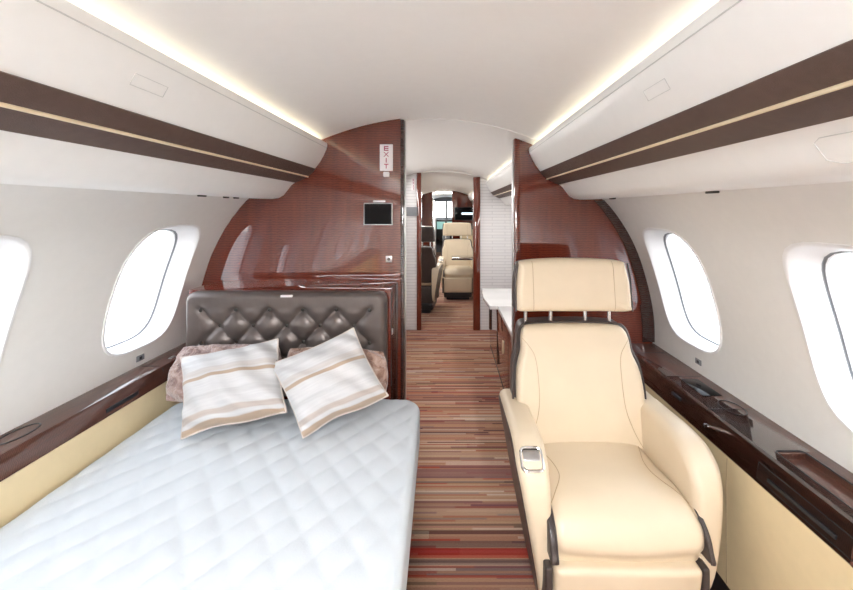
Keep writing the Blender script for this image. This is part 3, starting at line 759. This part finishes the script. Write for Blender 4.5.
# ------------------------------------------------------------------ pillows
def at(px, py, D): return Vector((px_x(px, D), D, px_z(py, D)))
def pillow(name, label, corners, T, mat, uvon=True, pinch=0.05, group=None, noise=0.0, squash=0.45, pipe=None, rnd_c=0.0, sag=0.0, res=44, cat='pillow', fat=0.5):
    """corners TL, TR, BR, BL in 3-D"""
    TL, TR, BR, BL = corners
    cen = (TL + TR + BR + BL) / 4
    nrm = ((TR - TL) + (BR - BL)).cross((TL - BL) + (TR - BR)).normalized()
    t = thing(name, label, cat, cen, 0, group)
    bm = bmesh.new(); uvl = bm.loops.layers.uv.new('UVMap'); rnd = random.Random(hash(label) % 1000 if False else len(label))
    ph = [rnd.uniform(0, 6.28) for _ in range(8)]
    def base(u, v):
        uu = u * (1 - pinch * (1 - v * v) ) ; vv = v * (1 - pinch * (1 - u * u))
        uu += 0.015 * math.sin(5 * v + ph[0]) * (1 - abs(u)) ; 
        ru = uu * math.sqrt(1 - rnd_c * vv * vv); rv = vv * math.sqrt(1 - rnd_c * uu * uu)
        rv += sag * math.sin(PI * 1.5 * u + ph[1]) * max(0, -v) ** 3
        a, c = (ru + 1) / 2, (rv + 1) / 2
        p = BL.lerp(BR, a).lerp(TL.lerp(TR, a), c)
        return p
    def thick(u, v):
        e = max(0, 1 - u * u) ** fat * max(0, 1 - v * v) ** fat
        return T / 2 * e
    def wr(u, v, s):
        # creases running in from the corners
        r_ = 0
        for k in range(3):
            r_ += math.sin(ph[k] + (u * (3 + k) + v * (4 - k)) * 2.2) * 0.0036
        r_ += 0.009 * math.sin(11 * (u + v) + ph[4]) * max(0, abs(u * v) - 0.18) * 2
        if noise: r_ += noise * (math.sin(31 * u + 17 * math.sin(9 * v) + ph[5]) * math.sin(27 * v + 13 * math.sin(11 * u) + ph[6]))
        return r_
    g = {}
    n = res
    for s in (1, -1):
        for j in range(n + 1):
            for i in range(n + 1):
                u = math.sin(PI / 2 * (2 * i / n - 1)); v = math.sin(PI / 2 * (2 * j / n - 1))
                edge = i in (0, n) or j in (0, n)
                if edge and s == -1: g[(s, i, j)] = g[(1, i, j)]; continue
                k = thick(u, v) * (1 if s > 0 else squash * 2) 
                p = base(u, v) + nrm * s * (k + wr(u, v, s) * min(1, k * 60))
                g[(s, i, j)] = (bm.verts.new(p - cen), (u + 1) / 2, (v + 1) / 2)
        for j in range(n):
            for i in range(n):
                q = [g[(s, i, j)], g[(s, i + 1, j)], g[(s, i + 1, j + 1)], g[(s, i, j + 1)]]
                if s < 0: q = q[::-1]
                f = bm.faces.new([x[0] for x in q])
                for lp, x in zip(f.loops, q): lp[uvl].uv = (x[1], x[2])
    o = obj('pillow_body', bm, mat, t, ang=80)
    if pipe:
        b2 = bmesh.new(); pts = []
        for (i0, j0, i1, j1) in ((0, 0, n, 0), (n, 0, n, n), (n, n, 0, n), (0, n, 0, 0)):
            for k in range(n):
                a = k / n; i = round(i0 + (i1 - i0) * a); j = round(j0 + (j1 - j0) * a)
                u = math.sin(PI / 2 * (2 * i / n - 1)); v = math.sin(PI / 2 * (2 * j / n - 1)); pts.append(base(u, v) - cen)
        tube(b2, pts, 0.0035, 6, closed=True); obj('piping', b2, pipe, t)
    return t
plain('pipe_cloth', (0.62, 0.55, 0.50), 0.8)
pillow('plush_pillow', 'mauve-brown plush pillow leaning on the headboard by the left ledge',
       [at(180, 345, 1.64), at(283, 344, 1.64), at(283, 407, 1.51), at(160, 403, 1.51)], 0.10, 'plush_mauve', rnd_c=0.16, pinch=0.0, noise=0.0035, fat=0.42, res=60)
pillow('plush_pillow', 'tan-brown plush pillow on the aisle side, behind the right striped pillow',
       [at(286, 346, 1.64), at(387, 350, 1.64), at(389, 398, 1.53), at(286, 408, 1.51)], 0.10, 'plush_tan', rnd_c=0.16, pinch=0.0, noise=0.0035, fat=0.42, res=60)
pillow('striped_pillow', 'off-white pillow with tan stripes, nearest the left wall',
       [at(180, 357, 1.56), at(279, 338, 1.57), at(288, 414, 1.42), at(180, 439, 1.36)], 0.165, 'stripe_cushion', rnd_c=0.05, fat=0.52, sag=0.03, pinch=0.085, pipe='pipe_cloth')
pillow('striped_pillow', 'off-white pillow with tan stripes tilted onto its corner, nearest the aisle',
       [at(269, 364, 1.50), at(354, 327, 1.555), at(390, 397, 1.48), at(302, 438, 1.36)], 0.165, 'stripe_cushion', rnd_c=0.05, fat=0.52, sag=0.03, pinch=0.085, pipe='pipe_cloth')

# ------------------------------------------------------------------ leather armchair
def make_armchair(label, loc, rz):
    arm_bm = None
    t = thing('leather_armchair', label, 'armchair', loc, rz)
    # --- seat cushion with rolled front
    def seatfn(p):
        x, y, z = p
        yy = (y + 0.26) / 0.52              # 0 front .. 1 back
        roll = max(0.0, 0.22 - yy) / 0.22
        z2 = z - 0.035 * roll ** 2 - 0.012 * math.sin(PI * min(1, max(0, (yy - 0.35) / 0.65)))
        wide = 1.0 + 0.05 * (1 - yy)
        return Vector((x * wide + 0.010, y * 0.91 - 0.055 + 0.02 * roll * (z < 0), z2 + 0.440))
    bm = rbox((0.435, 0.54, 0.125), 0.035, (12, 12, 3), seatfn, bulge=(0, 0.012, 0.012)); seat_bm = bm.copy(); seat = obj('seat_cushion', bm, 'cream_leather', t, ang=80)
    for s in (-1, 1):
        # contour seam on the cushion
        pts = catmull([(0.01 + s * 0.205, 0.10, 0.5), (0.01 + s * 0.188, 0.04, 0.5), (0.01 + s * 0.165, -0.04, 0.5), (0.01 + s * 0.163, -0.12, 0.5), (0.01 + s * 0.195, -0.19, 0.5), (0.01 + s * 0.216, -0.22, 0.5)], 8)
        b2 = bmesh.new(); tube(b2, drape(seat_bm, pts, (0, 0, -1), 0.0004), 0.0013, 6); obj('seam', b2, 'cream_seam', seat)
        # dark side gusset of the cushion
        prof = catmull([(0.17, 0.510), (0.02, 0.516), (-0.14, 0.518), (-0.24, 0.506), (-0.31, 0.472), (-0.338, 0.425), (-0.330, 0.39), (-0.10, 0.385), (0.17, 0.385)], 4, closed=True)
        b2 = slab([(p[0], p[1]) for p in prof], 0.022, 0.006, 3, 1, fn=lambda a, b_, h, s=s: (0.010 + s * (0.230 + h * (1 if s < 0 else 0.6)), a * 0.92, b_ - 0.012)); g = obj('seat_side', b2, 'dark_leather', t, ang=50)
        b3 = bmesh.new(); tube(b3, [(0.010 + s * 0.2215, p[0] * 0.92, p[1] - 0.0085) for p in prof[0:24]], 0.0028, 6); obj('piping', b3, 'dark_leather', g)
    # --- leg rest panel and plinth
    bm = rbox((0.437, 0.07, 0.235), 0.02, (8, 2, 5), lambda p: Vector((p.x, p.y - 0.262 + (0.02 * (-p.z) / 0.12), p.z + 0.245)), bulge=(0, 0.008, 0)); obj('leg_rest', bm, 'cream_leather', t, ang=80)
    for s in (-1, 1):
        b2 = rbox((0.022, 0.085, 0.235), 0.007, (2, 2, 5), lambda p, s=s: Vector((p.x + s * 0.232, p.y - 0.258, p.z + 0.238))); obj('leg_rest_edge', b2, 'dark_leather', t)
    bm = rbox((0.44, 0.46, 0.09), 0.02, (4, 4, 2), lambda p: Vector((p.x, p.y - 0.02, p.z + 0.09))); obj('plinth', bm, 'black_plastic', t)
    bm = rbox((0.36, 0.40, 0.06), 0.01, (4, 4, 2), lambda p: Vector((p.x, p.y, p.z + 0.0305))); obj('floor_track', bm, 'toe_dark', t)
    bm = rbox((0.45, 0.40, 0.26), 0.03, (4, 4, 2), lambda p: Vector((p.x, p.y - 0.01, p.z + 0.245))); obj('seat_frame', bm, 'dark_leather', t)
    # --- backrest : reclined, with shoulders
    def back_map(x, z, d):
        """x across, z up along the back 0..0.50, d out of the front"""
        k = z / 0.50
        y = 0.135 + 0.135 * k - 0.018 * math.sin(PI * k) 
        return Vector((x, y - d, 0.430 + z * 0.985 + 0.02 * d))
    outl = catmull([(-0.232, 0.0), (-0.252, 0.10), (-0.268, 0.22), (-0.262, 0.33), (-0.240, 0.40), (-0.236, 0.45), (-0.222, 0.487), (-0.18, 0.500), (0, 0.504), (0.18, 0.500), (0.222, 0.487), (0.236, 0.45), (0.240, 0.40),
                    (0.262, 0.33), (0.268, 0.22), (0.252, 0.10), (0.232, 0.0), (0, -0.01)], 4, closed=True)
    outl = [(p[0], p[1]) for p in outl]
    ins = [(p[0] * 0.955, 0.245 + (p[1] - 0.245) * 0.985) for p in outl]
    b2 = slab(ins, 0.075, 0.026, 5, 5, dome=0.010, fn=lambda a, b_, h: back_map(a, b_, h + 0.022 + 0.022 * (abs(a) / 0.26) ** 2.5)); back_bm = b2.copy(); back = obj('backrest', b2, 'cream_leather', t, ang=80)
    b2 = slab(outl, 0.105, 0.022, 4, 4, dome=0.012, fn=lambda a, b_, h: back_map(a, b_, h - 0.042 + 0.018 * (abs(a) / 0.26) ** 2.5)); obj('back_shell', b2, 'dark_leather', t, ang=80)
    b2 = bmesh.new(); tube(b2, [back_map(a * 1.004, b_, 0.016 + 0.018 * (abs(a) / 0.26) ** 2.5) for a, b_ in outl], 0.0052, 6, closed=True); obj('piping', b2, 'dark_leather', back)
    for s in (-1, 1):
        pts = catmull([(s * 0.222, 0.452), (s * 0.200, 0.428), (s * 0.176, 0.385), (s * 0.168, 0.30), (s * 0.172, 0.20), (s * 0.196, 0.12), (s * 0.226, 0.06)], 8)
        b3 = bmesh.new(); q = drape(back_bm, [back_map(p[0], p[1], 0.0) for p in pts], (0, 1, 0), 0.0004)
        tube(b3, q, 0.0013, 6); obj('seam', b3, 'cream_seam', back)
    # --- headrest
    def head_map(x, z, d):
        return Vector((x, 0.262 + 0.03 * (z / 0.2) - d + 0.0 , 0.985 + z))
    ho = catmull([(-0.243, 0.0), (-0.254, 0.03), (-0.252, 0.11), (-0.240, 0.185), (-0.225, 0.207), (-0.12, 0.215), (0, 0.217), (0.12, 0.215), (0.225, 0.207), (0.240, 0.185), (0.252, 0.11), (0.254, 0.03), (0.243, 0.0), (0.12, -0.005), (0, -0.007), (-0.12, -0.005)], 4, closed=True)
    ho = [(p[0], p[1]) for p in ho]
    cur = lambda a: 0.030 * (abs(a) / 0.25) ** 2.2
    hi = [(p[0] * 0.955, p[1]) for p in ho]
    b2 = slab(hi, 0.085, 0.030, 5, 4, dome=0.006, fn=lambda a, b_, h: head_map(a, b_, h + 0.012 + cur(a))); head_bm = b2.copy(); head = obj('headrest', b2, 'cream_leather', t, ang=80)
    b2 = slab([(a, 0.104 + (b_ - 0.104) * 0.96) for a, b_ in ho], 0.07, 0.02, 4, 3, dome=0.006, fn=lambda a, b_, h: head_map(a, b_, h - 0.012 + cur(a))); obj('headrest_shell', b2, 'dark_leather', t, ang=80)
    for s in (-1, 1):
        b3 = bmesh.new(); tube(b3, drape(head_bm, [head_map(s * 0.172, 0.003 + 0.205 * k / 20, 0.0) for k in range(21)], (0, 1, 0), 0.0004), 0.0013, 6); obj('seam', b3, 'cream_seam', head)
        b3 = bmesh.new(); tube(b3, [head_map(s * (0.2465 - 0.012 * max(0, (z - 0.11) / 0.1) ** 2), z, 0.030 + cur(0.245)) for z in [0.0 + 0.20 * k / 14 for k in range(15)]], 0.004, 6); obj('piping', b3, 'dark_leather', head)
    for x in (-0.195, -0.085, 0.065, 0.170):
        b3 = bmesh.new(); tube(b3, [(x, 0.262, 0.92), (x, 0.262, 1.0)], 0.0075, 12); obj('headrest_post', b3, 'chrome', t)
    # --- arms
    for s in (-1, 1):
        op = catmull([(0.27, 0.615), (0.17, 0.642), (0.05, 0.650), (-0.08, 0.656), (-0.175, 0.640), (-0.240, 0.580), (-0.266, 0.46), (-0.262, 0.29), (-0.215, 0.17), (-0.17, 0.125), (0.05, 0.13), (0.22, 0.20), (0.275, 0.40)], 5, closed=True)
        op = [(p[0], p[1]) for p in op]
        def armfn(a, b_, h, s=s, ox=0.0, th=1.0):
            taper = max(0.0, (0.60 - b_)) / 0.45
            outer = 0.5 * (1 + (h / 0.052))            # 0 inner .. 1 outer
            x = (0.280 if s > 0 else 0.262) + h - taper * (0.060 if s > 0 else 0.078) * max(0, outer)
            return (s * (x + ox), a, b_)
        b2 = slab(op, 0.104, 0.030, 5, 3, dome=0.002, fn=armfn); arm_bm = b2.copy() if s < 0 else arm_bm; arm = obj('armrest', b2, 'cream_leather', t, ang=80)
        sh = [(a * 0.93 + 0.004, 0.38 + (b_ - 0.38) * 0.93 - 0.004) for a, b_ in op]
        def shellfn(a, b_, h, s=s):
            taper = max(0.0, (0.60 - b_)) / 0.45
            return (s * ((0.329 if s > 0 else 0.3115) + h * 0.5 - taper * (0.060 if s > 0 else 0.078)), a, b_)
        b2 = slab(sh, 0.018, 0.004, 3, 2, fn=lambda a, b_, h, s=s: shellfn(a, b_, h)); obj('arm_shell', b2, 'dark_leather', t, ang=60)
    # recline latch on top of the aisle arm
    pa, pb = drape(arm_bm, [(-0.262, -0.235, 0.6), (-0.262, -0.170, 0.6)], (0, 0, -1))
    av = (pb - pa).normalized(); an = Vector((1, 0, 0)).cross(av).normalized(); am = (pa + pb) / 2
    def on_arm(a, b_, h):     # a across the arm, b_ along it, h out of the leather
        return am + Vector((a - 0.002, 0, 0)) + av * b_ + an * (h + 0.003)
    b2 = bmesh.new(); tube(b2, [on_arm(a, b_, 0.0005) for a, b_ in rrect(0.066, 0.068, 0.014, 5)], 0.0046, 8, closed=True); lt = obj('recline_latch', b2, 'chrome', t)
    b2 = slab(rrect(0.066, 0.062, 0.013, 5), 0.004, 0.001, 2, 1, fn=lambda a, b_, h: on_arm(a, b_, h - 0.001)); obj('latch_recess', b2, 'bolt_dark', lt)
    b2 = slab(rrect(0.054, 0.032, 0.006, 4, 0, 0.010), 0.006, 0.002, 2, 1, fn=lambda a, b_, h: on_arm(a, b_, h + 0.002)); obj('latch_lever', b2, 'steel', lt)
    return t
chair = make_armchair('large cream leather armchair with dark piping in the right foreground', (XC + 0.530, 1.45, 0), -0.005)
dup(chair, (XC + 0.14, 6.35, 0), 0.0, 'distant cream leather armchair facing the viewer down the aisle')
dup(chair, (XC - 0.42, 5.55, 0), PI - 0.1, 'distant armchair seen from its dark back, left of the aisle')

# ------------------------------------------------------------------ zone two credenza
cr = thing('credenza', 'low wood credenza with white stone top right of the aisle', 'cabinet', (0, 3.0, 0))
cx0 = XC + 0.425
bm = bmesh.new(); box(bm, cx0, 1.02, -0.80, 1.08, 0.03, 0.555, bev=0.004); obj('credenza_body', bm, 'mahogany', cr)
bm = bmesh.new()
box(bm, cx0 - 0.005, 1.018, -0.80, 0.36, 0.557, 0.587, bev=0.003)
slab([(XC + 0.352, 0.36), (1.018, 0.36), (1.018, 1.12), (XC + 0.345, 1.12), (XC + 0.325, 0.72)], 0.03, 0.003, 2, 0, fn=lambda a, b_, h: (a, b_, 0.572 + h), bm=bm); obj('stone_top', bm, 'marble_white', cr, ang=25)
obj('shelf_bracket', bbox(XC + 0.352, XC + 0.375, 0.40, 0.44, 0.37, 0.557, bev=0.003), 'dark_trim_wood', cr)
obj('plinth', bbox(cx0 + 0.004, 1.0, -0.78, 1.06, 0.0, 0.03), 'toe_dark', cr)
for yy in (-0.2, 0.45):
    b2 = bmesh.new(); tube(b2, [(cx0 - 0.0005, yy, 0.05), (cx0 - 0.0005, yy, 0.54)], 0.0015, 6); obj('door_joint', b2, 'black_plastic', cr)
obj('door_pull', bbox(cx0 - 0.012, cx0, 0.02, 0.04, 0.30, 0.40, bev=0.003), 'gold_trim', cr)
struct(obj('wall_vanity', bbox(1.02, 1.04, 2.18, 4.6, 0, 1.36), 'ribbed_white'))

# ------------------------------------------------------------------ zone three
tb = thing('folding_table', 'dark wood folding table in front of the distant cream armchair', 'table', (XC + 0.44, 5.95, 0))
obj('table_top', bbox(-0.40, 0.46, -0.20, 0.16, 0.675, 0.70, bev=0.006), 'dark_trim_wood', tb)
obj('table_support', bbox(0.02, 0.06, -0.03, 0.01, 0.0, 0.676, bev=0.004), 'dark_trim_wood', tb)
for side, lab in ((-1, 'distant wood side ledge on the left beyond the doorway'), (1, 'distant wood side ledge on the right beyond the doorway')):
    tl = thing('side_ledge', lab, 'ledge', (0, 4.7, 0))
    bm = bmesh.new(); extrude_profile(bm, [(side * 1.198, 0.70), (side * 1.03, 0.70), (side * 1.01, 0.61), (side * 1.19, 0.60)], 0, 4.25); obj('ledge_top', bm, 'ledge_wood', tl, ang=25)
    bm = bmesh.new(); extrude_profile(bm, [(side * 1.012, 0.609), (side * 1.012, 0.01), (side * 1.03, 0.01), (side * 1.03, 0.609)], 0, 4.25); obj('lower_panel', bm, 'cream_panel', tl)
tv = thing('television', 'black television on the farthest wood partition, right of the aisle', 'television', (XC + 0.42, 8.975, 1.33))
obj('tv_housing', bbox(-0.29, 0.27, -0.04, 0, -0.15, 0.15, bev=0.008), 'black_plastic', tv)
obj('display', bbox(-0.275, 0.255, -0.0425, -0.039, -0.135, 0.135), 'black_glass', tv)
obj('status_bar', bbox(-0.13, 0.14, -0.044, -0.0425, -0.02, 0.025), 'screen_white', tv)
# credenza under it
c2 = thing('credenza', 'distant low cream credenza under the television', 'cabinet', (XC + 0.45, 8.6, 0))
obj('credenza_body', bbox(-0.20, 0.42, -0.22, 0.36, 0.0, 1.0, bev=0.01), 'cream_panel', c2)
obj('credenza_top', bbox(-0.21, 0.43, -0.23, 0.36, 1.0, 1.03, bev=0.004), 'dark_trim_wood', c2)
# cabinets of the galley corridor past the farthest partition
g1 = thing('galley_cabinet', 'pale tall galley cabinet with metal edge on the left past the last partition', 'cabinet', (XC - 0.50, 10.2, 0))
obj('cabinet_body', bbox(-0.24, 0.12, -1.1, 1.3, 0, 1.66, bev=0.01), 'white_bin', g1)
obj('metal_edge', bbox(0.10, 0.135, -1.13, -1.095, 0, 1.70, bev=0.004), 'chrome', g1)
g2 = thing('galley_cabinet', 'pale tall galley cabinet on the right past the last partition', 'cabinet', (XC + 0.36, 10.2, 0))
obj('cabinet_body', bbox(-0.23, 0.28, -1.1, 1.3, 0, 1.66, bev=0.01), 'white_bin', g2)
obj('metal_edge', bbox(-0.245, -0.21, -1.13, -1.095, 0, 1.70, bev=0.004), 'chrome', g2)
cl = thing('ceiling_light', 'glowing round-ended ceiling light past the last wood partition', 'light', (XC - 0.14, 9.6, ceil_z(0) - 0.034))
b2 = slab(rrect(0.44, 0.9, 0.05, 5), 0.02, 0.005, 2, 1, fn=lambda a, b_, h: (a, b_, h - 0.004)); obj('diffuser', b2, 'ceiling_emitter', cl)
b2 = bmesh.new(); tube(b2, [(a, b_, -0.005) for a, b_ in rrect(0.46, 0.92, 0.05, 5)], 0.008, 6, closed=True); obj('light_rim', b2, 'steel', cl)
# flight deck end
fe = bmesh.new()
# front wall built round two windshield openings
def fwall(x0, x1, z0, z1): box(fe, x0, x1, Y1 - 0.06, Y1, z0, z1)
fwall(-1.2, 1.2, 0, 1.16); fwall(-1.2, 1.2, 1.70, 1.9); fwall(-1.2, -0.55, 1.16, 1.70); fwall(0.60, 1.2, 1.16, 1.70); fwall(-0.02, 0.04, 1.16, 1.70)
struct(obj('wall_forward', fe, 'gasket_grey'))
ip = thing('instrument_panel', 'distant flight deck instrument panel with small lit displays', 'instrument panel', (0, 12.6, 0))
obj('panel_body', bbox(-0.9, 0.9, 0, 0.5, 0.45, 1.12, bev=0.03), 'black_plastic', ip)
for k in range(4): obj('display', bbox(-0.62 + 0.32 * k, -0.36 + 0.32 * k, -0.006, 0.001, 0.80, 1.04, bev=0.002), 'screen_blue', ip)
obj('centre_pedestal', bbox(-0.12, 0.12, -0.6, 0.0, 0.01, 0.66, bev=0.02), 'gasket_grey', ip)

# ------------------------------------------------------------------ outside
bm = bbox(-60, 60, -60, 60, -2.3, -2.2); struct(obj('ground', bm, 'concrete'))

# ------------------------------------------------------------------ added fill lights
def wash(name, loc, sx, sy, power, col, rot, label):
    ld = bpy.data.lights.new(name, 'AREA'); ld.shape = 'RECTANGLE'; ld.size = sx; ld.size_y = sy; ld.energy = power; ld.color = col
    o = bpy.data.objects.new(name, ld); COL.objects.link(o); o.location = loc; o.rotation_euler = rot
    return o
WARM = (1.0, 0.98, 0.95)
# zone two: hidden fill added over the closet side and under the right bin
wash('closet_fill', (-0.46, 3.3, 1.72), 0.06, 2.2, 7, WARM, (0, math.radians(-50), 0), '')
wash('vanity_fill', (0.86, 3.3, 1.455), 0.06, 2.0, 4, WARM, (0, math.radians(25), 0), '')
wash('lounge_fill', (-0.35, 6.2, 1.78), 0.1, 2.0, 10, WARM, (0, math.radians(-20), 0), '')  # fill added to brighten the lounge, no fixture modelled
wash('galley_fill', (XC-.14, 9.6, 1.80), 0.3, 0.8, 14, WARM, (0, 0, 0), '')  # extra fill added below the galley ceiling light
# unseen ceiling fill panels, added behind the viewer to brighten the cabin
emit('fill_panel_glow', (0.97, 0.985, 1.0), 36.0)
fill_labels = ('added ceiling fill panel just aft of the viewer, over the bed', 'added ceiling fill panel in the middle of the rear cabin', 'added ceiling fill panel by the aft end wall')
for yy, lb in zip((-0.45, -1.2, -1.95), fill_labels):
    dl = thing('ceiling_emitter', lb, 'light', (0, yy, 1.882))
    b2 = slab(rrect(0.34, 0.50, 0.05, 5), 0.012, 0.004, 2, 1, fn=lambda a, b_, h: (a, b_, h - 0.010)); obj('diffuser', b2, 'fill_panel_glow', dl)
    b2 = bmesh.new(); tube(b2, [(a, b_, -0.010) for a, b_ in rrect(0.36, 0.52, 0.055, 5)], 0.009, 6, closed=True); obj('light_rim', b2, 'steel', dl)

# ------------------------------------------------------------------ world, camera
w = bpy.data.worlds.new('sky'); scene.world = w; w.use_nodes = True
nt = w.node_tree; bg = nt.nodes['Background']
tc = N(nt, 'ShaderNodeTexCoord'); sp = N(nt, 'ShaderNodeSeparateXYZ'); L(nt, tc.outputs['Generated'], sp.inputs[0])
mr = N(nt, 'ShaderNodeMapRange'); mr.inputs['From Min'].default_value = -0.1; mr.inputs['From Max'].default_value = 0.9; L(nt, sp.outputs['Z'], mr.inputs['Value'])
r = ramp(nt, [(0.0, (0.95, 0.94, 0.92)), (0.25, (0.93, 0.96, 1.0)), (1.0, (0.80, 0.88, 1.0))]); L(nt, mr.outputs[0], r.inputs['Fac'])
L(nt, r.outputs['Color'], bg.inputs['Color']); bg.inputs['Strength'].default_value = 3.0

cam = bpy.data.cameras.new('camera'); co = bpy.data.objects.new('camera', cam); COL.objects.link(co)
co.location = (XC, 0, EYE); co.rotation_euler = (PI / 2, 0, 0)
cam.sensor_width = 36; cam.lens = F / 853 * 36; cam.shift_x = -(449 - 426.5) / 853; cam.shift_y = -(295 - 210) / 853
cam.clip_start = 0.02; cam.clip_end = 300
scene.camera = co
vs = scene.view_settings
vs.view_transform = 'Standard'; vs.look = 'None'; vs.gamma = 1; vs.use_curve_mapping = False; vs.exposure = 0.80
